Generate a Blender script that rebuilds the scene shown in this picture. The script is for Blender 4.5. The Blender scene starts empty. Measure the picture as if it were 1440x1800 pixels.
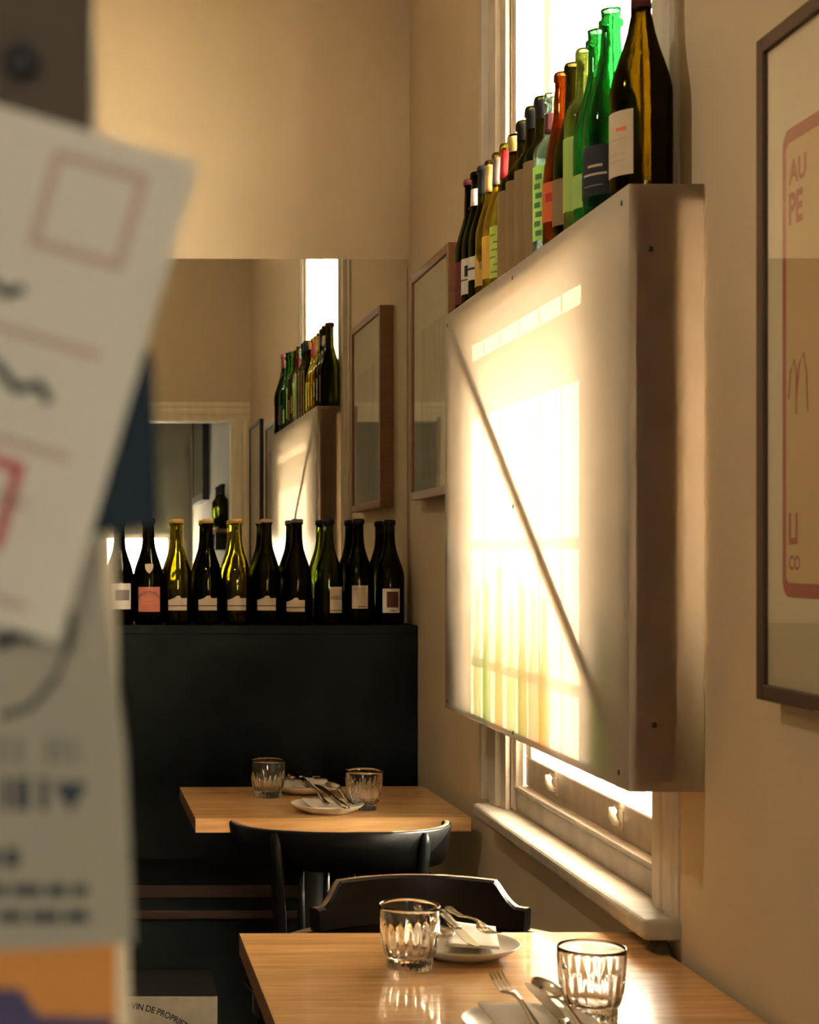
import bpy, bmesh, math, random
from mathutils import Vector, Matrix
random.seed(7)
C = bpy.context.scene.collection
SC = bpy.context.scene
PI = math.pi

# ------------------------------------------------------------------ camera
cam_d = bpy.data.cameras.new('camera')
cam = bpy.data.objects.new('camera', cam_d); C.objects.link(cam)
ZC = 1.358
cam.location = (0, 0, ZC); cam.rotation_euler = (PI/2, 0, 0)
cam_d.sensor_fit = 'HORIZONTAL'; cam_d.sensor_width = 36.0
cam_d.lens = 75.0
cam_d.shift_x = 520/1440; cam_d.shift_y = 75/1440
cam_d.clip_start = 0.05
cam_d.dof.use_dof = True; cam_d.dof.focus_distance = 3.6; cam_d.dof.aperture_fstop = 12.0
SC.camera = cam

# ------------------------------------------------------------------ world, sun, exposure
w = bpy.data.worlds.new('world'); SC.world = w; w.use_nodes = True
bg = w.node_tree.nodes['Background']
bg.inputs[0].default_value = (1.0, 0.86, 0.66, 1); bg.inputs[1].default_value = 21.0
sun_d = bpy.data.lights.new('sun', 'SUN'); sun = bpy.data.objects.new('sun', sun_d); C.objects.link(sun)
sun_d.energy = 10.0; sun_d.color = (1.0, 0.84, 0.62); sun_d.angle = 0.0075
sun.rotation_euler = Vector((-1, -0.3, -0.71)).to_track_quat('-Z', 'Y').to_euler()
sun.location = (4, 4, 5)
def portal(loc, rot, sx, sy):
    d = bpy.data.lights.new('window_portal', 'AREA'); o = bpy.data.objects.new('window_portal', d); C.objects.link(o)
    d.shape = 'RECTANGLE'; d.size = sx; d.size_y = sy; d.cycles.is_portal = True
    o.location = loc; o.rotation_euler = rot
portal((1.07, 3.21, 1.85), (0, PI/2, 0), 2.1, 1.02)
portal((0.46, -5.12, 1.25), (PI/2, 0, PI), 0.64, 0.82)
SC.view_settings.view_transform = 'Standard'; SC.view_settings.look = 'None'
SC.view_settings.gamma = 1.0; SC.view_settings.exposure = 2.2
SC.view_settings.use_curve_mapping = False

# ------------------------------------------------------------------ materials
MATS = {}
def nt(name):
    m = bpy.data.materials.new(name); m.use_nodes = True
    return m, m.node_tree.nodes, m.node_tree.links
def pbr(name, col, rough=0.6, metal=0.0, spec=0.5, noise=0.0, nscale=8.0, bump=0.0, bscale=60.0, stretch=None, coat=0.0, col2=None, objrand=0.0):
    if name in MATS: return MATS[name]
    m, N, L = nt(name); b = N['Principled BSDF']
    b.inputs['Roughness'].default_value = rough; b.inputs['Metallic'].default_value = metal
    b.inputs['Specular IOR Level'].default_value = spec; b.inputs['Coat Weight'].default_value = coat
    b.inputs['Base Color'].default_value = (*col, 1)
    tc = N.new('ShaderNodeTexCoord'); vec = tc.outputs['Object']
    if stretch:
        mp = N.new('ShaderNodeMapping'); mp.inputs['Scale'].default_value = stretch
        L.new(vec, mp.inputs['Vector']); vec = mp.outputs['Vector']
        if objrand:
            oi = N.new('ShaderNodeObjectInfo'); mm = N.new('ShaderNodeMath'); mm.operation = 'MULTIPLY'; mm.inputs[1].default_value = 40
            cx = N.new('ShaderNodeCombineXYZ'); L.new(oi.outputs['Random'], mm.inputs[0]); L.new(mm.outputs[0], cx.inputs[0]); L.new(mm.outputs[0], cx.inputs[1])
            L.new(cx.outputs[0], mp.inputs['Location'])
    last = None
    if noise:
        n = N.new('ShaderNodeTexNoise'); n.inputs['Scale'].default_value = nscale; n.inputs['Detail'].default_value = 6
        L.new(vec, n.inputs['Vector'])
        cr = N.new('ShaderNodeValToRGB'); c2 = col2 or tuple(c*(1-noise) for c in col)
        cr.color_ramp.elements[0].position = 0.32; cr.color_ramp.elements[1].position = 0.68
        cr.color_ramp.elements[0].color = (*c2, 1); cr.color_ramp.elements[1].color = (*col, 1)
        L.new(n.outputs['Fac'], cr.inputs[0]); last = cr.outputs[0]
    if objrand:
        oi = N.new('ShaderNodeObjectInfo'); hs = N.new('ShaderNodeHueSaturation')
        mr = N.new('ShaderNodeMapRange'); mr.inputs[3].default_value = 1-objrand; mr.inputs[4].default_value = 1+objrand
        L.new(oi.outputs['Random'], mr.inputs[0]); L.new(mr.outputs[0], hs.inputs['Value'])
        if last: L.new(last, hs.inputs['Color'])
        else: hs.inputs['Color'].default_value = (*col, 1)
        last = hs.outputs[0]
    if last: L.new(last, b.inputs['Base Color'])
    if bump:
        n2 = N.new('ShaderNodeTexNoise'); n2.inputs['Scale'].default_value = bscale; n2.inputs['Detail'].default_value = 4
        L.new(vec, n2.inputs['Vector'])
        bp = N.new('ShaderNodeBump'); bp.inputs['Strength'].default_value = bump; bp.inputs['Distance'].default_value = 0.004
        L.new(n2.outputs['Fac'], bp.inputs['Height']); L.new(bp.outputs[0], b.inputs['Normal'])
    MATS[name] = m; return m
def glass(name, col, rough=0.0, ior=1.5):
    if name in MATS: return MATS[name]
    m, N, L = nt(name); N.remove(N['Principled BSDF']); o = N['Material Output']
    g = N.new('ShaderNodeBsdfGlass'); g.inputs['Color'].default_value = (*col, 1); g.inputs['Roughness'].default_value = rough; g.inputs['IOR'].default_value = ior
    L.new(g.outputs[0], o.inputs[0]); MATS[name] = m; return m
def fres(N, L, ior):
    # Fresnel that is symmetrical for both sides of a thin pane
    f = N.new('ShaderNodeFresnel'); g = N.new('ShaderNodeNewGeometry')
    mr = N.new('ShaderNodeMapRange'); mr.inputs[3].default_value = ior; mr.inputs[4].default_value = 1/ior
    L.new(g.outputs['Backfacing'], mr.inputs[0]); L.new(mr.outputs[0], f.inputs['IOR'])
    return f
def thin_glass(name, col, refl=1.0):
    """thin pane: coloured see-through plus Fresnel gloss"""
    if name in MATS: return MATS[name]
    m, N, L = nt(name); N.remove(N['Principled BSDF']); o = N['Material Output']
    t = N.new('ShaderNodeBsdfTransparent'); t.inputs[0].default_value = (*col, 1)
    g = N.new('ShaderNodeBsdfGlossy'); g.inputs['Roughness'].default_value = 0.02
    f = fres(N, L, 1.5)
    mu = N.new('ShaderNodeMath'); mu.operation = 'MULTIPLY'; mu.inputs[1].default_value = refl; L.new(f.outputs[0], mu.inputs[0])
    mx = N.new('ShaderNodeMixShader'); L.new(mu.outputs[0], mx.inputs[0]); L.new(t.outputs[0], mx.inputs[1]); L.new(g.outputs[0], mx.inputs[2])
    L.new(mx.outputs[0], o.inputs[0]); MATS[name] = m; return m
def acrylic(name, tc, dc, mix):
    m, N, L = nt(name); N.remove(N['Principled BSDF']); o = N['Material Output']
    t = N.new('ShaderNodeBsdfTranslucent'); t.inputs[0].default_value = (*tc, 1)
    d = N.new('ShaderNodeBsdfDiffuse'); d.inputs[0].default_value = (*dc, 1)
    m1 = N.new('ShaderNodeMixShader'); m1.inputs[0].default_value = mix; L.new(t.outputs[0], m1.inputs[1]); L.new(d.outputs[0], m1.inputs[2])
    g = N.new('ShaderNodeBsdfGlossy'); g.inputs['Roughness'].default_value = 0.18
    f = fres(N, L, 1.35)
    m2 = N.new('ShaderNodeMixShader'); L.new(f.outputs[0], m2.inputs[0]); L.new(m1.outputs[0], m2.inputs[1]); L.new(g.outputs[0], m2.inputs[2])
    L.new(m2.outputs[0], o.inputs[0]); MATS[name] = m; return m
def clear(name):
    m, N, L = nt(name); N.remove(N['Principled BSDF']); o = N['Material Output']
    t = N.new('ShaderNodeBsdfTransparent'); L.new(t.outputs[0], o.inputs[0]); MATS[name] = m; return m

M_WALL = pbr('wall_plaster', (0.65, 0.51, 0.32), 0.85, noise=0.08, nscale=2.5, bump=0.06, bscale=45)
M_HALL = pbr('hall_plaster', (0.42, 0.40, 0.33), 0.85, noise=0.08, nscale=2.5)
M_CEIL = pbr('ceiling_paint', (0.72, 0.64, 0.50), 0.9)
M_FLOOR = pbr('floor_boards', (0.07, 0.04, 0.022), 0.5, noise=0.4, nscale=3, stretch=(1, 12, 1))
M_TRIM = pbr('cream_gloss_trim', (0.64, 0.56, 0.44), 0.5, noise=0.14, nscale=14, bump=0.10, bscale=50)
M_SILL = pbr('aged_cream_paint', (0.46, 0.40, 0.31), 0.55, noise=0.25, nscale=18, bump=0.35, bscale=35)
M_TRIMW = pbr('door_trim', (0.88, 0.74, 0.50), 0.5, noise=0.15, nscale=5, stretch=(6, 6, 1))
M_TIMBER = pbr('pine_framing', (0.36, 0.22, 0.11), 0.6, noise=0.25, nscale=6, stretch=(8, 8, 1))
M_DARKPANEL = pbr('black_painted_panel', (0.022, 0.027, 0.026), 0.6, nscale=2.2, bump=0.2, bscale=9, spec=0.04, noise=0.7, col2=(0.001, 0.0024, 0.0030))
M_BENCH = pbr('dark_stained_wood', (0.045, 0.016, 0.008), 0.7, noise=0.4, nscale=5, stretch=(1, 20, 20))
M_OAK = pbr('oak_stave', (0.82, 0.48, 0.20), 0.26, noise=0.3, nscale=3.0, stretch=(2.2, 26, 26), col2=(0.60, 0.32, 0.115), objrand=0.10, spec=0.5, coat=0.5)
M_OAKD = pbr('oak_end_shaded', (0.17, 0.075, 0.032), 0.5, noise=0.3, nscale=20)  # end grain, with the shade on the stave ends put into its colour
M_BLACKWOOD = pbr('black_lacquered_wood', (0.002, 0.0024, 0.0027), 0.38, bump=0.10, bscale=30, spec=0.12, noise=0.4, nscale=14, col2=(0.004, 0.004, 0.004))
M_WORN = pbr('worn_edge_wood', (0.34, 0.24, 0.15), 0.45, noise=0.9, nscale=22, col2=(0.05, 0.03, 0.02))
M_BLACKIRON = pbr('black_iron', (0.02, 0.02, 0.02), 0.5, metal=0.3)
M_STEEL = pbr('polished_steel', (0.55, 0.51, 0.45), 0.12, metal=1.0)
M_CERAMIC = pbr('cream_ceramic', (0.72, 0.66, 0.56), 0.35)
M_LINEN = pbr('napkin_linen', (0.76, 0.70, 0.60), 0.9, bump=0.1, bscale=400)
M_MIRROR = pbr('mirror_silver', (0.80, 0.80, 0.74), 0.0, metal=1.0)
M_MIRROREDGE = pbr('mirror_edge', (0.10, 0.12, 0.10), 0.2)
M_FRAMEOAK = pbr('honey_frame_wood', (0.30, 0.14, 0.06), 0.45, noise=0.2, nscale=10, stretch=(2, 2, 10))
M_FRAMEDARK = pbr('walnut_frame_wood', (0.095, 0.045, 0.024), 0.45, noise=0.2, nscale=10)
M_FRAMEBLACK = pbr('black_frame', (0.012, 0.012, 0.015), 0.4)
M_PAPER = pbr('poster_paper', (0.80, 0.67, 0.46), 0.8)
M_ARTPAPER = pbr('art_paper', (0.50, 0.45, 0.33), 0.8, noise=0.1, nscale=5)
M_GREYWASH = pbr('grey_wash_ink', (0.26, 0.24, 0.18), 0.8, noise=0.6, nscale=9, stretch=(1, 6, 1.2), col2=(0.44, 0.40, 0.29))
M_PANE = thin_glass('picture_glass', (0.97, 0.97, 0.95))
M_WINGLASS = thin_glass('window_glass', (0.96, 0.97, 0.96))
M_RED = pbr('poster_red', (0.42, 0.03, 0.012), 0.8)
M_ORANGEPAPER = pbr('poster_buff', (0.72, 0.46, 0.20), 0.8)
M_ACR = acrylic('opal_acrylic', (0.180, 0.155, 0.126), (0.80, 0.70, 0.58), 0.45); M_ACREND = acrylic('opal_acrylic_end', (0.55, 0.47, 0.38), (0.30, 0.22, 0.15), 0.30); M_CLEAR = clear('acrylic_inner_face')
M_SCREW = pbr('dark_screw', (0.03, 0.022, 0.018), 0.4, metal=0.6)
M_INK = pbr('black_ink', (0.015, 0.014, 0.016), 0.7)
M_GLASS = glass('clear_tumbler_glass', (0.985, 0.985, 0.975), 0.0, 1.5)
M_IRONBAR = pbr('painted_bar', (0.35, 0.34, 0.32), 0.6)

# ------------------------------------------------------------------ mesh helpers
def link(name, me, mats, parent=None, smooth=False):
    o = bpy.data.objects.new(name, me); C.objects.link(o)
    for m in (mats if isinstance(mats, (list, tuple)) else [mats]): me.materials.append(m)
    if parent: o.parent = parent
    if smooth:
        for p in me.polygons: p.use_smooth = True
    return o
def obj(name, bm, mat, parent=None, smooth=False, recalc=True):
    if recalc: bmesh.ops.recalc_face_normals(bm, faces=bm.faces)
    me = bpy.data.meshes.new(name); bm.to_mesh(me); bm.free()
    return link(name, me, mat, parent, smooth)
def tag(o, label, cat, group=None):
    o['label'] = label; o['category'] = cat
    if group: o['group'] = group
    return o
def struct(o, label=None):
    o['kind'] = 'structure'
    if label: o['label'] = label
    return o
def empty(name, loc=(0, 0, 0), rz=0):
    o = bpy.data.objects.new(name, None); C.objects.link(o); o.location = loc; o.rotation_euler = (0, 0, rz); o.empty_display_size = 0.05
    return o
def thing(name, label, cat, loc=(0, 0, 0), rz=0, group=None):
    return tag(empty(name, loc, rz), label, cat, group)
def bx(bm, x0, x1, y0, y1, z0, z1):
    v = [bm.verts.new(p) for p in ((x0,y0,z0),(x1,y0,z0),(x1,y1,z0),(x0,y1,z0),(x0,y0,z1),(x1,y0,z1),(x1,y1,z1),(x0,y1,z1))]
    fs = []
    for f in ((0,3,2,1),(4,5,6,7),(0,1,5,4),(1,2,6,5),(2,3,7,6),(3,0,4,7)): fs.append(bm.faces.new([v[i] for i in f]))
    return v, fs
def box(name, x0, x1, y0, y1, z0, z1, mat, parent=None, bev=0.0, seg=2):
    bm = bmesh.new(); bx(bm, x0, x1, y0, y1, z0, z1)
    if bev: bmesh.ops.bevel(bm, geom=bm.edges[:], offset=bev, segments=seg, affect='EDGES', profile=0.5)
    return obj(name, bm, mat, parent)
def lathe_bm(prof, seg=32, closed=False):
    bm = bmesh.new(); rings = []
    for r, z in prof:
        if r < 1e-6: rings.append([bm.verts.new((0, 0, z))])
        else: rings.append([bm.verts.new((r*math.cos(2*PI*i/seg), r*math.sin(2*PI*i/seg), z)) for i in range(seg)])
    pr = list(zip(rings, rings[1:]))
    if closed: pr.append((rings[-1], rings[0]))
    for a, b in pr:
        for i in range(seg):
            j = (i+1) % seg
            if len(a) == 1 and len(b) == 1: continue
            if len(a) == 1: bm.faces.new((a[0], b[i], b[j]))
            elif len(b) == 1: bm.faces.new((a[i], a[j], b[0]))
            else: bm.faces.new((a[i], a[j], b[j], b[i]))
    return bm
def tube_bm(pts, rad, seg=10, bm=None):
    bm = bm or bmesh.new(); pts = [Vector(p) for p in pts]; rings = []
    rad = rad if isinstance(rad, (list, tuple)) else [rad]*len(pts)
    for i, p in enumerate(pts):
        d = (pts[min(i+1, len(pts)-1)] - pts[max(i-1, 0)]).normalized()
        up = Vector((0, 0, 1)) if abs(d.z) < 0.9 else Vector((1, 0, 0))
        a = d.cross(up).normalized(); b = a.cross(d).normalized()
        rings.append([bm.verts.new(p + rad[i]*(math.cos(2*PI*k/seg)*a + math.sin(2*PI*k/seg)*b)) for k in range(seg)])
    for r0, r1 in zip(rings, rings[1:]):
        for k in range(seg): bm.faces.new((r0[k], r0[(k+1) % seg], r1[(k+1) % seg], r1[k]))
    bm.faces.new(rings[0][::-1]); bm.faces.new(rings[-1])
    return bm
def sweep_bm(secs):
    """loft closed rings of equal vertex count, capped"""
    bm = bmesh.new(); R = [[bm.verts.new(p) for p in s] for s in secs]; n = len(R[0])
    for a, b in zip(R, R[1:]):
        for k in range(n): bm.faces.new((a[k], a[(k+1) % n], b[(k+1) % n], b[k]))
    bm.faces.new(R[0][::-1]); bm.faces.new(R[-1]); return bm
def prism_bm(poly, axis, d0, d1):
    """extrude a 2D polygon: axis 'z' -> (x,y), 'y' -> (x,z), 'x' -> (y,z)"""
    def P(u, v, d): return {'z': (u, v, d), 'y': (u, d, v), 'x': (d, u, v)}[axis]
    return sweep_bm([[P(u, v, d0) for u, v in poly], [P(u, v, d1) for u, v in poly]])
def text_verts(s, size, bold=0.0):
    cu = bpy.data.curves.new('lettering', 'FONT'); cu.body = s; cu.size = size; cu.align_x = 'CENTER'; cu.align_y = 'CENTER'; cu.resolution_u = 3; cu.offset = bold*size
    o = bpy.data.objects.new('lettering_src', cu); C.objects.link(o)
    dg = bpy.context.evaluated_depsgraph_get(); me = bpy.data.meshes.new_from_object(o.evaluated_get(dg))
    bpy.data.objects.remove(o); bpy.data.curves.remove(cu)
    return me
def text_obj(name, s, size, fn, mat, parent, xs=1.0, cut=0, bold=0.0):
    me = text_verts(s, size, bold)
    if cut:
        bm = bmesh.new(); bm.from_mesh(me); bmesh.ops.subdivide_edges(bm, edges=bm.edges[:], cuts=cut); bm.to_mesh(me); bm.free()
    for v in me.vertices: v.co = fn(v.co.x*xs, v.co.y)
    return link(name, me, mat, parent)

XW, YB, YD = 0.86, 4.96, 0.62      # right wall face, back wall face, room face of the doorway wall
YD0 = 0.50
XL, ZT, YH = -4.0, 3.35, -5.05
HX = 0.95                          # right wall of the hall behind the doorway
# ------------------------------------------------------------------ room shell
WY0, WY1, WZ0, WZ1 = 2.70, 3.72, 0.80, 2.90
bm = bmesh.new()
bx(bm, XW, XW+0.2, YD0, WY0, 0, ZT); bx(bm, XW, XW+0.2, WY1, YB+0.2, 0, ZT)
bx(bm, XW, XW+0.2, WY0, WY1, 0, WZ0); bx(bm, XW, XW+0.2, WY0, WY1, WZ1, ZT)
struct(obj('wall_right', bm, M_WALL), 'tan plaster wall holding the sash window')
struct(box('wall_back', XL, XW, YB, YB+0.2, 0, ZT, M_WALL), 'tan plaster wall above the mirror')
struct(box('wall_left', XL-0.2, XL, YD, YB, 0, ZT, pbr('dark_green_wall', (0.10, 0.11, 0.09), 0.8)))
struct(box('floor', XL, HX, YH, YB, -0.1, 0, M_FLOOR))
struct(box('ceiling', XL, HX, YH, YB, ZT, ZT+0.1, M_CEIL))
bm = bmesh.new()
bx(bm, XL, -0.028, YD0, YD, 0, ZT); bx(bm, 0.775, XW, YD0, YD, 0, ZT); bx(bm, -0.028, 0.775, YD0, YD, 2.15, ZT)
struct(obj('wall_front', bm, M_WALL), 'plaster wall around the doorway, seen in the mirror')
# hall behind the doorway
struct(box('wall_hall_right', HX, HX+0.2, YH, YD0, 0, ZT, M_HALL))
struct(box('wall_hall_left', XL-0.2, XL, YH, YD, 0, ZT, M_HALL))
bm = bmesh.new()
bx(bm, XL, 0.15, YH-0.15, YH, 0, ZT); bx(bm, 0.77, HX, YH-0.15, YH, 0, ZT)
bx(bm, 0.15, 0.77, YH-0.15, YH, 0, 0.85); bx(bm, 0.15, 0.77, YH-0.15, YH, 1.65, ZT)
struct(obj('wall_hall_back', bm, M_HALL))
win2 = struct(empty('window_2', (0, 0, 0)), 'bright paned window far down the hall, in the mirror')
box('pane', 0.15, 0.77, YH-0.10, YH-0.095, 0.85, 1.65, M_WINGLASS, win2)
box('frame', 0.15, 0.77, YH-0.12, YH-0.06, 1.61, 1.65, M_TRIM, win2)
box('frame', 0.15, 0.77, YH-0.12, YH-0.06, 0.85, 0.89, M_TRIM, win2)
for k in range(4): box('glazing_bar', 0.15+k*0.1967, 0.18+k*0.1967, YH-0.12, YH-0.06, 0.89, 1.61, M_TRIM, win2)
box('glazing_bar', 0.18, 0.74, YH-0.12, YH-0.065, 1.27, 1.295, M_TRIM, win2)
struct(box('baseboard_right', XW-0.018, XW-0.0005, YD+0.03, YB-0.55, 0, 0.16, M_TRIM, bev=0.004))
# outside: paved side passage and the neighbour's white boundary wall
struct(box('ground_outside', XW+0.2, 12, -4, 12, -0.35, -0.25, pbr('paving', (0.25, 0.23, 0.20), 0.9)), 'paved passage outside the window')
struct(box('wall_boundary', 2.9, 3.1, -4, 12, -0.25, 2.15, pbr('white_render', (0.70, 0.66, 0.58), 0.9)), 'white boundary wall outside the window')
# doorway trim
door = struct(empty('door_1', (0, 0, 0)), 'cream moulded doorway trim, seen in the mirror')
def arch_prof(a0, a1, face, s, k=1.0):
    # a across the board, depth stepping out from 'face' by s*...
    w_ = a1-a0; st = [(0, .004), (.10, .005), (.13, .011), (.30, .012), (.34, .006), (.52, .006), (.56, .010), (.78, .009), (.82, .005), (1, .004)]
    return [(a0, face)] + [(a0+f*w_, face+s*d*k) for f, d in st] + [(a1, face)]
obj('architrave', prism_bm(arch_prof(0.858, 0.775, YD, 1), 'z', 0, 2.15), M_TRIMW, door)
obj('architrave', prism_bm(arch_prof(-0.115, -0.028, YD, 1), 'z', 0, 2.15), M_TRIMW, door)
def hprof(z0, z1): return [(y, z) for z, y in arch_prof(z1, z0, YD, 1)]
obj('architrave', prism_bm(hprof(2.15, 2.235), 'x', -0.115, 0.858), M_TRIMW, door)
jamb = obj('jamb', sweep_bm([[(-0.028, YD0-0.004, z), (x, YD0-0.004, z), (x, YD, z), (-0.028, YD, z)] for z, x in ((0, 0.02), (1.20, 0.0057), (1.55, -0.0070), (2.15, -0.02))]), M_TRIMW, door)
box('jamb', 0.755, 0.775, YD0, YD, 0, 2.15, M_TRIMW, door)
box('head_jamb', 0.0, 0.755, YD0, YD, 2.13, 2.15, M_TRIMW, door)

# ------------------------------------------------------------------ sash window
win = struct(empty('window_1', (0, 0, 0)), 'cream painted timber sash window behind the lightbox')
def vprof(y0, y1, k=1.0): return [(x, y) for y, x in arch_prof(y0, y1, XW, -1, k)]
obj('architrave', prism_bm(vprof(3.93, 3.705, 2.3), 'z', 0.805, WZ1), M_TRIM, win)
obj('architrave', prism_bm(vprof(2.59, 2.715), 'z', 0.805, WZ1), M_TRIM, win)
obj('architrave', prism_bm([(y, z) for z, y in [(zz, yy) for zz, yy in arch_prof(WZ1+0.14, WZ1, XW, -1)]], 'y', 2.59, 3.93), M_TRIM, win)
box('jamb_lining', 0.862, 1.05, WY1-0.02, WY1, 0.81, WZ1, M_TRIM, win)
box('jamb_lining', 0.862, 1.05, WY0, WY0+0.02, 0.81, WZ1, M_TRIM, win)
box('head_lining', 0.862, 1.05, WY0+0.02, WY1-0.02, WZ1-0.02, WZ1, M_TRIM, win)
box('stop_bead', 0.866, 0.884, WY1-0.045, WY1-0.02, 0.85, WZ1, M_TRIM, win, bev=0.003)
box('stop_bead', 0.866, 0.884, WY0+0.02, WY0+0.045, 0.85, WZ1, M_TRIM, win, bev=0.003)
sill = box('window_sill', 0.800, 0.876, 2.583, 3.812, 0.772, 0.805, M_SILL, win, bev=0.011, seg=4)
box('sill_apron', 0.872, 0.90, WY0+0.02, WY1-0.02, 0.80, 0.848, M_SILL, win, bev=0.003)
box('sill_bead', 0.866, 0.90, WY0+0.02, WY1-0.02, 0.848, 0.860, M_SILL, win, bev=0.005)
bm = bmesh.new(); bmesh.ops.create_icosphere(bm, subdivisions=3, radius=1.0); random.seed(3)
for v in bm.verts: v.co = Vector((0.838+v.co.x*.021*random.uniform(.75, 1.1), 2.622+v.co.y*.034*random.uniform(.8, 1.1), 0.738+v.co.z*.034*random.uniform(.8, 1.05)))
obj('broken_plaster', bm, pbr('broken_plaster', (0.10, 0.075, 0.045), 0.95, noise=0.7, nscale=60), win)
# lower sash
LY0, LY1 = WY0+0.045, WY1-0.045
box('sash_rail', 0.887, 0.925, LY0, LY1, 0.861, 0.925, M_SILL, win, bev=0.004)
box('sash_stile', 0.887, 0.925, LY0, LY0+0.045, 0.925, 1.79, M_TRIM, win, bev=0.003)
box('sash_stile', 0.887, 0.925, LY1-0.045, LY1, 0.925, 1.79, M_TRIM, win, bev=0.003)
box('meeting_rail', 0.887, 0.925, LY0, LY1, 1.79, 1.86, M_TRIM, win, bev=0.003)
box('pane', 0.905, 0.908, LY0+0.045, LY1-0.045, 0.925, 1.79, M_WINGLASS, win)
# upper sash
box('sash_rail', 0.927, 0.962, LY0, LY1, 2.82, 2.88, M_TRIM, win)
box('sash_stile', 0.927, 0.962, LY0, LY0+0.045, 1.84, 2.82, M_TRIM, win)
box('sash_stile', 0.927, 0.962, LY1-0.045, LY1, 1.84, 2.82, M_TRIM, win)
box('meeting_rail', 0.927, 0.962, LY0, LY1, 1.79, 1.84, M_TRIM, win)
box('pane', 0.944, 0.947, LY0+0.045, LY1-0.045, 1.84, 2.82, M_WINGLASS, win)
for yy in (2.98, 3.42):     # sash lifts
    bm = tube_bm([(0.886, yy, 0.885), (0.876, yy, 0.890), (0.870, yy, 0.902), (0.872, yy, 0.914), (0.878, yy, 0.919)], [0.004, 0.006, 0.007, 0.008, 0.006], 8)
    l = obj('sash_lift', bm, M_TRIM, win, smooth=True); 
    box('lift_plate', 0.8845, 0.8872, yy-0.012, yy+0.012, 0.876, 0.912, M_TRIM, l, bev=0.001)
# outside security bars
gr = thing('window_grille', 'thin painted metal bars outside the sash window', 'grille', (1.0, 3.2, 0.8))
for yy in (3.53, 3.38, 3.225, 3.08, 2.93):
    obj('bar', tube_bm([(0, yy-3.2, -0.02), (0, yy-3.2, 2.12)], 0.0055, 6), M_IRONBAR, gr)
for zz in (0.52, 0.76):
    box('rail', 0.004, 0.010, -0.50, 0.50, zz-0.008, zz+0.008, M_IRONBAR, gr)

# ------------------------------------------------------------------ lightbox over the window
BX0, BX1, BY0, BY1, BZ0, BZ1 = 0.749, 0.858, 2.481, 3.856, 1.013, 1.897
lb = thing('window_lightbox', 'large opal acrylic box with timber framing fixed across the window', 'lightbox', (XW, (BY0+BY1)/2, BZ0))
ox, oy, oz = lb.location
def sheet(name, x0, x1, y0, y1, z0, z1, outn):
    bm = bmesh.new(); bx(bm, x0-ox, x1-ox, y0-oy, y1-oy, z0-oz, z1-oz)
    bmesh.ops.recalc_face_normals(bm, faces=bm.faces)
    for f in bm.faces: f.material_index = 1 if f.normal.dot(Vector(outn)) < -0.5 else 0
    return obj(name, bm, [M_ACR if outn[0] else M_ACREND, M_CLEAR], lb, recalc=False)
sheet('front_panel', BX0, BX0+0.004, BY0, BY1, BZ0, BZ1, (-1, 0, 0))
sheet('end_panel', BX0+0.004, BX1, BY0, BY0+0.004, BZ0, BZ1, (0, -1, 0))
sheet('end_panel', BX0+0.004, BX1, BY1-0.004, BY1, BZ0, BZ1, (0, 1, 0))
def lbox(name, x0, x1, y0, y1, z0, z1, m): return box(name, x0-ox, x1-ox, y0-oy, y1-oy, z0-oz, z1-oz, m, lb)
lbox('top_board', BX0+0.010, BX1-0.001, BY0+0.010, BY1-0.010, BZ1-0.028, BZ1-0.0005, M_TIMBER)
lbox('base_board', BX0+0.010, BX1-0.001, BY0+0.010, BY1-0.010, BZ0, BZ0+0.02, M_TIMBER)
for y0, y1 in ((BY0+0.0055, BY0+0.045), (BY1-0.045, BY1-0.0055)):
    lbox('post', BX0+0.010, BX0+0.071, y0, y1, BZ0+0.0205, BZ1-0.0285, M_TIMBER)
# diagonal brace, upper far corner to lower near corner
a = Vector((0, 3.80, BZ1-0.035)); b = Vector((0, 2.535, BZ0+0.05)); d = (b-a).normalized(); n = Vector((0, -d.z, d.y))*0.015
bm = sweep_bm([[(BX0+0.009-ox, p.y+s*n.y-oy, p.z+s*n.z-oz), (BX0+0.021-ox, p.y+s*n.y-oy, p.z+s*n.z-oz), (BX0+0.021-ox, p.y-s*n.y-oy, p.z-s*n.z-oz), (BX0+0.009-ox, p.y-s*n.y-oy, p.z-s*n.z-oz)] for p, s in ((a, 1), (b, 1))])
obj('brace', bm, M_TIMBER, lb)
def screw_x(y, z):
    bm = lathe_bm([(0, -0.0012), (0.0035, -0.001), (0.0045, 0), (0, 0)], 10); 
    bmesh.ops.rotate(bm, verts=bm.verts, matrix=Matrix.Rotation(PI/2, 3, 'Y')); bmesh.ops.translate(bm, verts=bm.verts, vec=(BX0-0.0002-ox, y-oy, z-oz)); obj('screw', bm, M_SCREW, lb)
def screw_y(x, z):
    bm = lathe_bm([(0, 0.0012), (0.0035, 0.001), (0.0045, 0), (0, 0)], 10)
    bmesh.ops.rotate(bm, verts=bm.verts, matrix=Matrix.Rotation(PI/2, 3, 'X')); bmesh.ops.translate(bm, verts=bm.verts, vec=(x-ox, BY0-0.0002-oy, z-oz)); obj('screw', bm, M_SCREW, lb)
for y, z in ((2.516, 1.876), (3.205, 1.878), (3.83, 1.872), (3.20, 1.448), (2.53, 1.035), (3.20, 1.024), (3.83, 1.03)): screw_x(y, z)
for x, z in ((0.781, 1.802), (0.786, 1.11)): screw_y(x, z)

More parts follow.
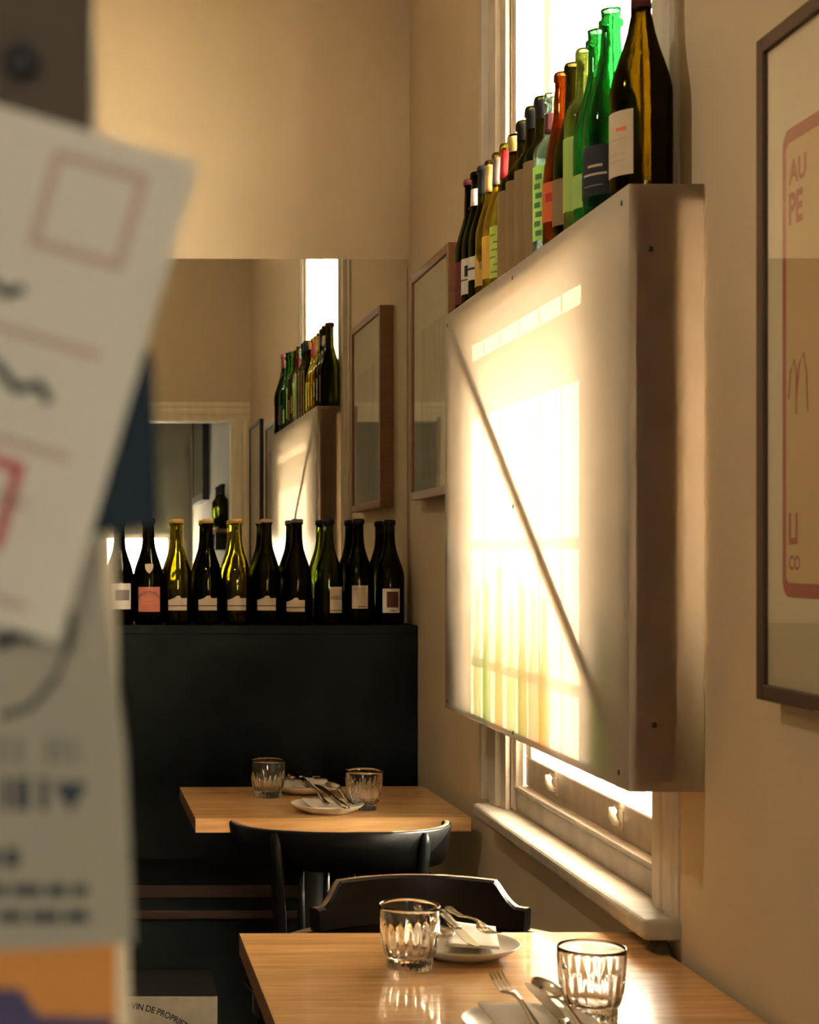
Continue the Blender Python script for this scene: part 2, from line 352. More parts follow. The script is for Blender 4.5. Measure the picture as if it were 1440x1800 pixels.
# ------------------------------------------------------------------ bottles
def profile(kind, H, R):
    rn = 0.0145
    if kind == 'burgundy':
        o = [(R*.93, 0.0), (R, .012), (R, .44*H), (R*.985, .475*H), (R*.92, .52*H), (R*.78, .58*H), (R*.60, .65*H), (R*.45, .72*H), (rn*1.06, .80*H), (rn, .88*H), (rn*.97, .945*H), (rn*1.18, .952*H), (rn*1.18, .985*H), (rn*1.02, H)]
    elif kind == 'bordeaux':
        o = [(R*.93, 0.0), (R, .010), (R, .62*H), (R*.98, .645*H), (R*.86, .68*H), (R*.62, .712*H), (R*.46, .74*H), (rn*1.08, .78*H), (rn, .86*H), (rn*.97, .935*H), (rn*1.15, .942*H), (rn*1.15, .985*H), (rn, H)]
    elif kind == 'champagne':
        o = [(R*.92, 0.0), (R, .012), (R, .42*H), (R*.98, .46*H), (R*.88, .53*H), (R*.70, .61*H), (R*.52, .70*H), (R*.40, .79*H), (rn*1.1, .88*H), (rn*1.05, .91*H), (rn*1.40, .918*H), (rn*1.40, .945*H), (rn*1.12, .952*H), (rn*1.12, .985*H), (rn*1.2, H)]
    else:  # flute
        o = [(R*.93, 0.0), (R, .010), (R, .36*H), (R*.97, .42*H), (R*.85, .53*H), (R*.66, .64*H), (R*.48, .74*H), (rn*1.1, .83*H), (rn, .9*H), (rn*.97, .945*H), (rn*1.15, .952*H), (rn*1.15, .985*H), (rn, H)]
    return o
def bottle_glass(kind, H, R):
    o = profile(kind, H, R); t = 0.0028
    inner = [(max(r-t, 0.008), z) for r, z in o]
    pts = [(0, 0.018)] + [(R*.55, 0.008), (R*.80, 0.0)] + o
    i = [p for p in inner if p[1] > 0.02]
    i = i[::-1] + [(R-t, 0.016), (R*.78, 0.010), (R*.5, 0.016), (0, 0.026)]
    i[0] = (rn_in(o), H-0.0005)
    return lathe_bm(pts + i, 36)
def rn_in(o): return max(o[-1][0]-0.0042, 0.008)
def rad_at(o, z):
    for (r0, z0), (r1, z1) in zip(o, o[1:]):
        if z0 <= z <= z1: return r0 + (r1-r0)*((z-z0)/max(z1-z0, 1e-9))
    return o[-1][0]
def patch_bm(rf, z0, z1, ang, half, off=0.0006, na=14, nz=1, top=None, th=0.0):
    """curved label patch: angle span about 'ang', rf(z) radius; top(f) outline height fraction; given a small real thickness"""
    bm = bmesh.new(); G = []
    for th_ in (0.0, 0.0003):
        g = []
        for i in range(na+1):
            f = i/na; a = ang - half + 2*half*f; zt = z1 if top is None else z0+(z1-z0)*top(f)
            g.append([bm.verts.new(((rf(z0+(zt-z0)*j/nz)+off+th_)*math.cos(a), (rf(z0+(zt-z0)*j/nz)+off+th_)*math.sin(a), z0+(zt-z0)*j/nz)) for j in range(nz+1)])
        G.append(g)
    A, B = G
    for i in range(na):
        for j in range(nz):
            bm.faces.new((B[i][j], B[i+1][j], B[i+1][j+1], B[i][j+1])); bm.faces.new((A[i+1][j], A[i][j], A[i][j+1], A[i+1][j+1]))
        bm.faces.new((A[i][0], A[i+1][0], B[i+1][0], B[i][0])); bm.faces.new((B[i][nz], B[i+1][nz], A[i+1][nz], A[i][nz]))
    for j in range(nz):
        bm.faces.new((A[0][j], B[0][j], B[0][j+1], A[0][j+1])); bm.faces.new((B[na][j], A[na][j], A[na][j+1], B[na][j+1]))
    return bm
MESHCACHE = {}
def paper(name, col): return pbr('label_'+name, col, 0.75, noise=0.10, nscale=30)
LBL = {'cream': paper('cream', (0.62, 0.50, 0.34)), 'kraft': paper('kraft', (0.50, 0.36, 0.19)), 'white': paper('white', (0.74, 0.68, 0.58)), 'pink': paper('pink', (0.66, 0.22, 0.14)),
       'maroon': paper('maroon', (0.16, 0.018, 0.022)), 'black': paper('black', (0.015, 0.018, 0.022)), 'orange': paper('orange', (0.75, 0.16, 0.04)), 'tan': paper('tan', (0.58, 0.40, 0.22)),
       'brown': paper('brown', (0.11, 0.028, 0.022)), 'paleyellow': None, 'gold': pbr('gold_wax', (0.60, 0.36, 0.08), 0.45), 'red': pbr('red_foil', (0.55, 0.025, 0.03), 0.35), 'darkfoil': pbr('black_foil', (0.010, 0.010, 0.011), 0.4, spec=0.2),
       'redfoil_dark': pbr('wine_red_foil', (0.10, 0.018, 0.018), 0.4), 'whitefoil': pbr('white_foil', (0.70, 0.62, 0.52), 0.5), 'goldfoil': pbr('gold_foil', (0.62, 0.45, 0.16), 0.35, metal=0.4), 'greyfoil': pbr('grey_foil', (0.22, 0.18, 0.17), 0.4), 'redink': pbr('red_ink', (0.55, 0.03, 0.02), 0.7), 'pinkfoil': pbr('pink_foil', (0.62, 0.40, 0.34), 0.5)}
def trans_paper(name, col):
    m, N, L = nt(name); N.remove(N['Principled BSDF']); o = N['Material Output']
    t = N.new('ShaderNodeBsdfTranslucent'); t.inputs[0].default_value = (*col, 1)
    d = N.new('ShaderNodeBsdfDiffuse'); d.inputs[0].default_value = (*col, 1)
    mx = N.new('ShaderNodeMixShader'); mx.inputs[0].default_value = 0.5; L.new(t.outputs[0], mx.inputs[1]); L.new(d.outputs[0], mx.inputs[2]); L.new(mx.outputs[0], o.inputs[0])
    return m
LBL['paleyellow'] = trans_paper('label_pale_yellow', (0.80, 0.62, 0.22)); LBL['palegreen'] = trans_paper('label_pale_green', (0.62, 0.74, 0.30))
LBL['kraft'] = trans_paper('label_kraft_paper', (0.55, 0.40, 0.22))
GL = {'dark': glass('dark_olive_glass', (0.25, 0.255, 0.13)), 'darkamber': glass('dark_amber_glass', (0.27, 0.225, 0.08)), 'olive': glass('olive_glass', (0.66, 0.64, 0.25)), 'green': glass('emerald_glass', (0.22, 0.47, 0.28)),
      'lime': glass('lime_glass', (0.45, 0.49, 0.30)), 'aqua': glass('aqua_glass', (0.60, 0.66, 0.62)), 'amber': glass('amber_glass', (0.47, 0.285, 0.13)), 'midgreen': glass('bottle_green_glass', (0.46, 0.50, 0.23)), 'yellow': glass('straw_glass', (0.60, 0.57, 0.24)), 'straw': glass('pale_straw_glass', (0.56, 0.50, 0.21))}
def bottle(label, kind, H, R, gl, loc, face, group, labels=(), capsule=None, name='wine_bottle'):
    """face: world angle the front label looks to"""
    b = thing(name, label, 'bottle', loc, 0, group)
    key = (kind, H, R)
    if key not in MESHCACHE:
        bmm = bottle_glass(kind, H, R); bmesh.ops.recalc_face_normals(bmm, faces=bmm.faces); me = bpy.data.meshes.new('glass_body'); bmm.to_mesh(me); bmm.free()
        for p in me.polygons: p.use_smooth = True
        me.materials.append(None); MESHCACHE[key] = me
    o = bpy.data.objects.new('glass_body', MESHCACHE[key]); C.objects.link(o); o.parent = b
    o.material_slots[0].link = 'OBJECT'; o.material_slots[0].material = gl
    prof = profile(kind, H, R); rf = lambda z: rad_at(prof, z)
    for L_ in labels:
        z0, z1, half, mat = L_[:4]; top = L_[4] if len(L_) > 4 else None; da = L_[5] if len(L_) > 5 else 0
        lo = obj('label', patch_bm(rf, z0, z1, face+da, half, na=16, nz=1 if top is None else 1, top=top), mat, b)
        for mk in (L_[6] if len(L_) > 6 else ()):      # printed marks: (z0,z1,half,da,mat)
            obj('print', patch_bm(rf, mk[0], mk[1], face+da+mk[3], mk[2], off=0.0011, na=8), mk[4], lo)
    if capsule:
        zc0, cm = capsule[:2]; zc1 = capsule[2] if len(capsule) > 2 else H
        pr = [(rad_at(prof, zc0)+.0006, zc0)] + [(r+.0006, z) for r, z in prof if zc0 < z < zc1] + [(rad_at(prof, zc1)+.0006, zc1)]
        if zc1 >= H: pr += [(0, H+0.001)]
        pr = [(rad_at(prof, zc0)+.0001, zc0)] + pr
        obj('capsule', lathe_bm(pr, 24), cm, b, smooth=True)
    return b

# shelf row in front of the mirror -------------------------------------------------
SHZ = 1.158
def crest(f):   # stepped top edge of the cream labels
    if f < .08: return .72
    if f < .40: return .72+.18*(f-.08)/.32
    if f < .44: return .90+(f-.40)*2.0
    if f < .64: return 1.0
    if f < .68: return 1.0-(f-.64)*3
    return .84
def stepped(R):
    ink = LBL['brown']
    return [(.042, .083, .66, LBL['cream'], crest, 0, ((.0535, .0565, .655, 0, ink), (.0475, .0485, .42, 0, LBL['tan']), (.0625, .0633, .5, -.05, LBL['tan']), (.0685, .0690, .35, .1, LBL['tan'])))]
D2 = -PI/2
SY = 4.868
def toface(x): return math.atan2(0-SY, 0-x)
SR = 0.0415
row = [
 (0.0165, 'dark', 'dark wine bottle with a white picture label, half behind the hanging flyers, leftmost on shelf', [(.045, .118, .75, LBL['white'], None, 0.1, ((.07, .10, .5, 0.1, LBL['greyfoil']),))], None, .300),
 (0.101, 'dark', 'dark wine bottle with a pink label and a cream shield on its shoulder', [(.038, .108, .80, LBL['pink'])], None, .304),
 (0.182, 'olive', 'green wine bottle with gold wax ring and stepped cream label next to the pink one', stepped(SR), (.289, LBL['gold']), .301),
 (0.268, 'dark', 'dark wine bottle with gold wax ring and stepped cream label, between two green bottles', stepped(SR), (.289, LBL['gold']), .301),
 (0.351, 'olive', 'green wine bottle with gold wax ring, second green one with a stepped cream label', stepped(SR), (.289, LBL['gold']), .301),
 (0.436, 'dark', 'dark wine bottle with dull gold ring and stepped cream label below the black picture', stepped(SR), (.291, LBL['tan']), .301),
 (0.523, 'dark', 'dark grey-topped wine bottle with the lowest stepped cream label', [(.038, .077, .66, LBL['cream'], crest, -.12, ((.0485, .0515, .655, 0, LBL['brown']),))], (.291, LBL['greyfoil']), .301),
 (0.612, 'midgreen', 'olive green wine bottle with a tall cream label turned to the right side', [(.035, .108, .50, LBL['cream'], None, .62, ((.040, .0425, .5, 0, LBL['brown']),))], (.281, LBL['darkfoil']), .302),
 (0.698, 'dark', 'dark wine bottle with a plain upright cream label, second from the wall corner', [(.047, .112, .55, LBL['cream'], None, .12, ((.0995, .106, .45, 0, LBL['tan']), (.051, .0535, .3, .15, LBL['brown'])))], (.279, LBL['darkfoil']), .302),
 (0.787, 'dark', 'dark wine bottle with a white label bearing a brown square picture, beside the wall corner', [(.035, .103, .60, LBL['white'], None, .12, ((.050, .095, .40, .10, LBL['brown']), (.040, .0425, .15, .12, LBL['ink'] if 'ink' in LBL else M_INK)))], (.262, LBL['darkfoil']), .299),
]
shelf_bottles = []
for x, g, lab, lb_, cap, H in row:
    shelf_bottles.append(bottle(lab, 'burgundy', H, SR, GL[g], (x, SY, SHZ+0.0005), toface(x), 'wine bottles in front of the mirror', lb_, cap))
# arbois label lettering and shield
b = shelf_bottles[1]; f0 = toface(0.101); pr = profile('burgundy', .304, SR)
def arc_on(R, zc, arcr, f0):
    def fn(x, y):
        a = x/arcr; rr = arcr+y; u = rr*math.sin(a); v = rr*math.cos(a)
        ang = f0 + u/R
        return Vector((R*math.cos(ang), R*math.sin(ang), zc+v))
    return fn
lab_pink = [c for c in b.children if c.name.startswith('label')][0]
text_obj('lettering', 'ARBOIS PUPILLIN', 0.0135, arc_on(SR+0.0014, 0.046, 0.046, f0), LBL['brown'], lab_pink, xs=0.82, cut=1)
for z_ in (.044, .050, .056, .066):
    obj('print', patch_bm(lambda z: SR, z_, z_+.0012, f0, .45 if z_ < .06 else .3, off=0.0011), LBL['redink'], lab_pink)
def shield(f):
    return 1.0
sb = bmesh.new()
sh = [(-1, 1), (-.5, .93), (0, 1.08), (.5, .93), (1, 1), (1, .2), (.75, -.4), (.35, -.75), (0, -1), (-.35, -.75), (-.75, -.4), (-1, .2)]
def shp(u, v, off):
    z = .160+v*.0135; R_ = rad_at(pr, z)+off; a = f0+u*.0115/R_; return (R_*math.cos(a), R_*math.sin(a), z)
v0 = [sb.verts.new(shp(u, v, .0012)) for u, v in sh]; v1 = [sb.verts.new(shp(u, v, .0018)) for u, v in sh]; c1 = sb.verts.new(shp(0, 0, .0022))
for i in range(12):
    j = (i+1) % 12; sb.faces.new((v0[i], v0[j], v1[j], v1[i])); sb.faces.new((v1[i], v1[j], c1))
so = obj('shield_label', sb, LBL['cream'], b)
b = shelf_bottles[7]; f7 = toface(0.612)+.62
lab7 = [c for c in b.children if c.name.startswith('label')][0]
text_obj('lettering', 'ARBOIS', 0.017, lambda x, y: Vector(((SR+.0014)*math.cos(f7+x/SR), (SR+.0014)*math.sin(f7+x/SR), .077+y)), LBL['brown'], lab7, xs=0.7, cut=1)

# row on top of the lightbox ------------------------------------------------------
TZ = BZ1+0.0003
FC = PI+0.0   # labels look into the room
T = [ # y, x, kind, H, R, glass, label text, labels, capsule, face offset
 (2.5790, 0.797, 'burgundy', .345, .046, 'darkamber', 'largest dark wine bottle with red-brown foil neck and ornate cream label, nearest end of lightbox', [(.028, .125, .62, LBL['cream'], None, 0, ((.095, .100, .2, .2, LBL['orange']), (.082, .0845, .3, .1, LBL['tan']), (.05, .0515, .35, 0, LBL['tan']), (.06, .0615, .35, 0, LBL['tan'])))], (.285, LBL['redfoil_dark']), .30),
 (2.7330, 0.797, 'champagne', .333, .0445, 'green', 'clear emerald sparkling wine bottle with black label, next to the largest dark bottle', [(.030, .110, 1.1, LBL['black'], None, 0, ((.075, .079, .3, .3, LBL['cream']), (.062, .0655, .5, .25, LBL['cream']), (.045, .047, .4, .2, LBL['greyfoil'])))], None, .35),
 (2.8195, 0.800, 'champagne', .326, .040, 'green', 'emerald sparkling wine bottle with pale label, second of the two emerald ones', [(.030, .085, .8, LBL['palegreen'])], None, .3),
 (2.8960, 0.800, 'bordeaux', .318, .0355, 'lime', 'pale lime green square-shouldered bottle with tall pale green label', [(.040, .165, .75, LBL['palegreen'])], None, .3),
 (2.9670, 0.800, 'burgundy', .314, .0355, 'dark', 'dark bottle with kraft label between the lime and the amber bottle', [(.030, .110, .7, LBL['kraft'])], None, .3),
 (3.0380, 0.800, 'flute', .318, .0355, 'amber', 'slender amber bottle with bright orange label', [(.050, .120, .75, LBL['orange'], None, 0, ((.085, .100, .3, .2, LBL['redink']),))], None, .3),
 (3.1090, 0.800, 'bordeaux', .300, .0355, 'aqua', 'clear aqua bottle with red neck band and green printed strip label', [(.030, .165, .55, LBL['palegreen'], None, 0, tuple((.038+.017*k, .048+.017*k, .22, .05*(-1)**k, pbr('green_print', (0.10, 0.24, 0.08), 0.7)) for k in range(7)))], (.228, LBL['redfoil_dark'], .262), .25),
 (3.1800, 0.800, 'bordeaux', .313, .0355, 'dark', 'dark square-shouldered bottle with tall kraft paper label, nearest of four alike', [(.012, .190, .9, LBL['kraft'])], (.270, LBL['darkfoil'], .305), .25),
 (3.2510, 0.800, 'bordeaux', .313, .0355, 'dark', 'dark square-shouldered bottle with tall kraft paper label, second nearest of four alike', [(.012, .190, .9, LBL['kraft'])], (.270, LBL['darkfoil'], .305), .25),
 (3.3220, 0.800, 'bordeaux', .304, .0355, 'dark', 'dark square-shouldered bottle with tall kraft paper label, third nearest of four alike', [(.012, .185, .9, LBL['kraft'])], (.265, LBL['darkfoil'], .297), .25),
 (3.3930, 0.800, 'bordeaux', .295, .0355, 'dark', 'dark square-shouldered bottle with tall kraft paper label beside the red-necked yellow bottle', [(.012, .180, .9, LBL['kraft'])], (.26, LBL['goldfoil'], .29), .25),
 (3.4640, 0.800, 'burgundy', .294, .0355, 'yellow', 'yellow-green glass bottle with bright red foil neck and scribbled pale label', [(.020, .125, .85, LBL['palegreen'], None, 0, tuple((.03+.015*k, .0335+.015*k, .3, .25*math.sin(k*2.1), pbr('olive_print', (0.25, 0.28, 0.04), 0.7)) for k in range(6)))], (.222, LBL['red'], .279), .25),
 (3.5350, 0.800, 'burgundy', .292, .0355, 'straw', 'straw coloured bottle with grey foil neck and tall yellow label', [(.030, .118, .8, LBL['paleyellow'])], (.225, LBL['greyfoil'], .280), .25),
 (3.6060, 0.800, 'burgundy', .292, .0355, 'straw', 'straw coloured bottle with gold foil neck and torn yellow label', [(.026, .095, .8, LBL['paleyellow'], (lambda f: .85+.15*math.sin(f*9)), 0, ((.06, .075, .2, .2, LBL['kraft']),))], (.225, LBL['goldfoil'], .281), .25),
 (3.6770, 0.800, 'burgundy', .297, .0355, 'dark', 'dark bottle with black foil and a white stepped label with dark bar', [(.050, .100, .75, LBL['white'], None, 0, ((.072, .0765, .7, 0, M_INK),))], (.235, LBL['darkfoil']), .25),
 (3.7480, 0.800, 'burgundy', .300, .0355, 'dark', 'dark bottle with a white paper neck band and white label with black oval', [(.030, .108, .75, LBL['white'], None, 0, ((.068, .092, .18, .1, M_INK), (.060, .0625, .7, 0, M_INK)))], (.225, LBL['whitefoil'], .262), .25),
 (3.8190, 0.800, 'burgundy', .300, .0355, 'dark', 'dark bottle with red neck ring and maroon label, far end of lightbox', [(.018, .112, .85, LBL['maroon'], None, 0, ((.045, .070, .22, .35, LBL['black']), (.0445, .0460, .22, .35, LBL['white'])))], (.285, LBL['redfoil_dark']), .25),
]
for y, x, kind, H, R, g, lab, ls, cap, fo in T:
    bottle(lab, kind, H, R, GL[g], (x, y, TZ), math.atan2(-y, -x)-0.62-fo*0.8, 'wine bottles on top of the lightbox', ls, cap)

# bottles standing inside the lightbox, seen as coloured shadows ---------------------
IG = {k: thin_glass('thin_'+k, c, 0.6) for k, c in {'green': (0.50, 0.74, 0.30), 'yellow': (0.94, 0.74, 0.24), 'clear': (0.84, 0.85, 0.74), 'olive': (0.70, 0.74, 0.40), 'rose': (0.93, 0.82, 0.75), 'dark': (0.45, 0.45, 0.28)}.items()}
inside = [(3.745, 'dark', .27, 'dark shadowed bottle, leftmost'), (3.535, 'clear', .29, 'pale clear bottle, second from left'), (3.445, 'green', .30, 'green bottle, third from left'), (3.335, 'yellow', .33, 'amber yellow bottle'), (3.235, 'clear', .27, 'pale grey-green bottle in the middle'), (3.145, 'olive', .30, 'olive bottle with a thin neck'), (3.065, 'rose', .29, 'faint rose bottle'), (2.985, 'yellow', .28, 'bright yellow bottle, last before the brace'), (2.70, 'green', .25, 'green bottle right of the diagonal brace'), (2.60, 'dark', .22, 'dark bottle in the lower near corner')]
for y, g, H, lab in inside:
    bottle(lab+', glowing faintly through the acrylic box', 'burgundy', H, .034, IG[g], (.806, y, BZ0+0.0205), PI, 'bottles inside the lightbox')

# ------------------------------------------------------------------ back shelf, bench, mirror
pn = thing('banquette_back', 'black painted banquette back panel with a flat shelf top under the mirror', 'banquette', (-0.3, 4.89, 0))
box('back_panel', -1.2, 1.158, -0.068, 0.069, 0.40, SHZ-0.024, M_DARKPANEL, pn)
box('shelf_top', -1.2, 1.1585, -0.070, 0.069, SHZ-0.0238, SHZ, M_DARKPANEL, pn, bev=0.002)
bn = thing('bench_seat', 'dark wooden bench seat with moulded front edge below the black panel', 'bench', (-0.3, 4.63, 0))
box('seat_board', -1.2, 1.155, -0.18, 0.19, 0.462, 0.495, M_BENCH, bn, bev=0.004)
box('seat_pad', -1.2, 1.155, -0.172, 0.19, 0.4953, 0.500, pbr('black_seat_pad', (0.004, 0.005, 0.005), 0.8, spec=0.1), bn)
box('edge_moulding', -1.2, 1.155, -0.168, -0.14, 0.43, 0.4615, M_DARKPANEL, bn)
box('front_rail', -1.2, 1.155, -0.176, -0.14, 0.405, 0.4295, M_BENCH, bn, bev=0.005)
box('front_panel', -1.2, 1.155, -0.155, -0.135, 0.0, 0.4045, M_DARKPANEL, bn)
for x in (-1.17, 0.0, 1.12): box('leg', x-0.02, x+0.02, -0.134, 0.18, 0.0, 0.461, M_DARKPANEL, bn)
# frameless mirror leaning on the shelf
mr = thing('wall_mirror', 'large frameless mirror leaning on the shelf against the back wall', 'mirror', (0.851, YB-0.012, SHZ+0.0015))
mr.rotation_euler = (-0.0055, 0, 0.0133)
bm = bmesh.new(); v, fs = bx(bm, -1.60, 0, 0, 0.005, 0, 1.056)
bmesh.ops.recalc_face_normals(bm, faces=bm.faces)
for f in bm.faces: f.material_index = 0 if f.normal.y < -0.5 else 1
obj('mirror_glass', bm, [M_MIRROR, M_MIRROREDGE], mr, recalc=False)

# ------------------------------------------------------------------ framed pictures
def picture(name, label, y0, y1, z0, z1, face, depth, fw, mframe, mpaper, side=-1, group=None, xw=XW):
    """picture hung on a wall at xw whose visible face looks to side*X"""
    p = thing(name, label, 'picture', (xw+side*0.001, (y0+y1)/2, z0), 0, group)
    h = z1-z0; w_ = (y1-y0)/2
    def pb(nm, xa, xb, ya, yb, za, zb, m, bev=0.0, par=None):
        xa, xb = sorted((side*xa, side*xb)); return box(nm, xa, xb, ya, yb, za, zb, m, par or p, bev=bev)
    pb('frame_side', 0, depth, -w_, -w_+fw, 0, h, mframe, 0.0015); pb('frame_side', 0, depth, w_-fw, w_, 0, h, mframe, 0.0015)
    pb('frame_rail', 0, depth, -w_+fw, w_-fw, 0, fw, mframe, 0.0015); pb('frame_rail', 0, depth, -w_+fw, w_-fw, h-fw, h, mframe, 0.0015)
    s = pb('print_sheet', depth-0.012, depth-0.008, -w_+fw, w_-fw, fw, h-fw, mpaper)
    pb('glass', depth-0.005, depth-0.004, -w_+fw, w_-fw, fw, h-fw, M_PANE)
    return p, s
p1, s1 = picture('framed_print', 'honey wood framed pale print on the wall between mirror and lightbox', 4.17, 4.705, 1.507, 2.122, -1, 0.042, 0.022, M_FRAMEOAK, M_ARTPAPER)
box('artwork', -0.0346, -0.0341, -0.20, 0.14, 0.05, 0.45, M_GREYWASH, s1)
p2, s2 = picture('framed_poster', 'walnut framed poster with red lettering at the right edge of the photo', 1.56, 2.203, 1.172, 2.02, -1, 0.030, 0.020, M_FRAMEDARK, M_PAPER)
# poster artwork: rounded red border on buff ground, lettering
py = (1.56+2.203)/2; pz = 1.172
def rrect(y0, y1, z0, z1, r, n=6):
    out = []
    for cy, cz, a0 in ((y1-r, z1-r, 0), (y0+r, z1-r, PI/2), (y0+r, z0+r, PI), (y1-r, z0+r, 1.5*PI)):
        out += [(cy+r*math.cos(a0+PI/2*i/n), cz+r*math.sin(a0+PI/2*i/n)) for i in range(n+1)]
    return out
PY0, PY1, PZ0, PZ1 = 1.63-py, 2.134-py, 1.305-pz, 1.885-pz
obj('red_border', prism_bm(rrect(PY0, PY1, PZ0, PZ1, 0.022), 'x', -0.0226, -0.0221), M_RED, s2)
obj('buff_ground', prism_bm(rrect(PY0+0.013, PY1-0.013, PZ0+0.018, PZ1-0.018, 0.012), 'x', -0.0232, -0.0227), M_ORANGEPAPER, s2)
def ptext(s, size, yl, zc, xs=1.0):
    me = text_verts(s, size, 0.035); xm = min(v.co.x for v in me.vertices)
    for v in me.vertices: v.co = Vector((-0.0234, yl-py-(v.co.x-xm)*xs, zc-pz+v.co.y))
    return link('lettering', me, M_RED, s2)
ptext('AU', 0.040, 2.112, 1.828, 0.95); ptext('PE', 0.054, 2.112, 1.782, 0.8); ptext('LI', 0.052, 2.112, 1.388, 0.8); ptext('CO', 0.024, 2.112, 1.347, 0.95)
pts = [(-0.0228, 2.112-py, 1.55-pz), (-0.0228, 2.106-py, 1.585-pz), (-0.0228, 2.094-py, 1.597-pz), (-0.0228, 2.088-py, 1.580-pz), (-0.0228, 2.089-py, 1.53-pz)]
pts2 = [(-0.0228, 2.089-py, 1.545-pz), (-0.0228, 2.080-py, 1.590-pz), (-0.0228, 2.066-py, 1.603-pz), (-0.0228, 2.058-py, 1.58-pz), (-0.0228, 2.054-py, 1.53-pz)]
bm = tube_bm(pts, 0.0016, 6); tube_bm(pts2, 0.0016, 6, bm); obj('script_lettering', bm, M_RED, s2)
picture('framed_print', 'thin black framed picture beside the doorway, seen only in the mirror', 0.74, 1.24, 1.23, 2.09, -1, 0.02, 0.018, M_FRAMEBLACK, M_ARTPAPER)
picture('framed_print', 'thick black framed picture in the hall, seen through the doorway in the mirror', -4.3, -3.2, 1.87, 2.75, -1, 0.05, 0.06, M_FRAMEBLACK, M_ARTPAPER, xw=HX)
hs = thing('hall_shelf', 'small wooden wall shelf in the hall, seen in the mirror', 'shelf', (HX, -1.62, 1.575))
box('board', -0.14, -0.0005, -0.30, 0.30, 0, 0.022, M_TIMBER, hs)
for yy in (-.22, .22): box('bracket', -0.11, -0.0005, yy-0.01, yy+0.01, -0.11, 0, M_BLACKIRON, hs)
for k, (yy, g) in enumerate(((-1.84, 'dark'), (-1.74, 'midgreen'), (-1.64, 'dark'), (-1.54, 'dark'), (-1.43, 'midgreen'))):
    bottle('%s wine bottle on the hall shelf, number %s from the doorway, in the mirror' % ('dark' if g == 'dark' else 'green', ('five', 'four', 'three', 'two', 'one')[k]), 'bordeaux', .30, .036, GL[g], (0.895, yy, 1.598), PI, 'bottles on the hall shelf', [], (.24, LBL['darkfoil']))

# ------------------------------------------------------------------ tables
def table(label, cx, cy, rz, w_, d_, n, ztop=0.75, th=0.033):
    t = thing('cafe_table', label, 'table', (cx, cy, 0), rz, 'square wooden cafe tables')
    g = 0.00008; sw = d_/n
    for i in range(n):
        y0 = -d_/2+i*sw
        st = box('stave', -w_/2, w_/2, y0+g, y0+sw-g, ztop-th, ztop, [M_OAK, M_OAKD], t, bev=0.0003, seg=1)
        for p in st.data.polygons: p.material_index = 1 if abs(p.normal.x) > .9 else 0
    bm = bmesh.new(); bx(bm, -0.22, 0.22, -0.03, 0.03, ztop-th-0.02, ztop-th-0.0003); bx(bm, -0.03, 0.03, -0.2, 0.2, ztop-th-0.02, ztop-th-0.0003); obj('top_bracket', bm, M_BLACKIRON, t)
    obj('column', lathe_bm([(0, 0.03), (0.035, 0.03), (0.033, 0.06), (0.03, ztop-th-0.021), (0, ztop-th-0.021)], 20), M_BLACKIRON, t, smooth=True)
    obj('base', lathe_bm([(0, 0), (0.20, 0), (0.205, 0.008), (0.19, 0.014), (0.06, 0.03), (0, 0.032)], 32), M_BLACKIRON, t, smooth=True)
    return t
ta = 0.015
table('light oak stave table in the foreground, under the end of the window sill', 0.5265, 2.405, ta, 0.64, 0.68, 16)
table('darker oak table at the back, below the black banquette panel', 0.500, 4.2085, 0.031, 0.640, 0.53, 12)
TT = 0.7503

# ------------------------------------------------------------------ glasses
def tumbler_bm():
    seg = 96; H = 0.094; bm = bmesh.new(); rings = []
    outer = [(0.0305, 0.0, 0), (0.0335, 0.0015, 0), (0.0338, 0.011, 1.2), (0.0338, 0.0145, 0), (0.0335, 0.017, 0), (0.0365, 0.020, .8), (0.0392, 0.026, 1), (0.0412, 0.034, 1), (0.0424, 0.044, 1), (0.0432, 0.054, .85), (0.0437, 0.062, .45), (0.0440, 0.068, .1), (0.0443, 0.076, 0), (0.0447, 0.088, 0), (0.0446, 0.0932, 0), (0.0438, 0.094, 0)]
    inner = [(0.0428, 0.0934, 0), (0.0424, 0.088, 0), (0.0414, 0.07, 0), (0.0384, 0.05, 0), (0.0360, 0.036, 0), (0.0330, 0.026, 0), (0.028, 0.0205, 0), (0.015, 0.0185, 0)]
    def ring(r, z, a):
        out = []
        for i in range(seg):
            th = 2*PI*i/seg; fl = abs(math.cos(10*th)); k = a*0.0036*(fl**0.6)
            out.append(bm.verts.new(((r-a*0.0036+k)*math.cos(th), (r-a*0.0036+k)*math.sin(th), z)))
        return out
    for p in outer: rings.append(ring(*p))
    for p in inner: rings.append(ring(*p))
    for a, b in zip(rings, rings[1:]):
        for i in range(seg): bm.faces.new((a[i], a[(i+1) % seg], b[(i+1) % seg], b[i]))
    c = bm.verts.new((0, 0, 0.0182)); c0 = bm.verts.new((0, 0, 0.001))
    for i in range(seg):
        bm.faces.new((rings[-1][i], rings[-1][(i+1) % seg], c)); bm.faces.new((rings[0][(i+1) % seg], rings[0][i], c0))
    bmesh.ops.recalc_face_normals(bm, faces=bm.faces)
    return bm
gb = tumbler_bm(); gme = bpy.data.meshes.new('drinking_glass'); gb.to_mesh(gme); gb.free(); gme.materials.append(M_GLASS)
for p in gme.polygons: p.use_smooth = True
for x, y, lab in ((0.435, 2.509, 'fluted glass tumbler on the front table, left of the rear plate'), (0.627, 2.239, 'fluted glass tumbler nearest the camera, right side of the front table'),
                  (0.387, 4.28, 'fluted glass tumbler on the back table, left, by the rear plate'), (0.598, 4.075, 'fluted glass tumbler on the back table, right of the front plate')):
    o = bpy.data.objects.new('drinking_glass', gme); C.objects.link(o); o.location = (x, y, TT); o.rotation_euler = (0, 0, 0.1)
    tag(o, lab, 'glass', 'fluted glass tumblers')

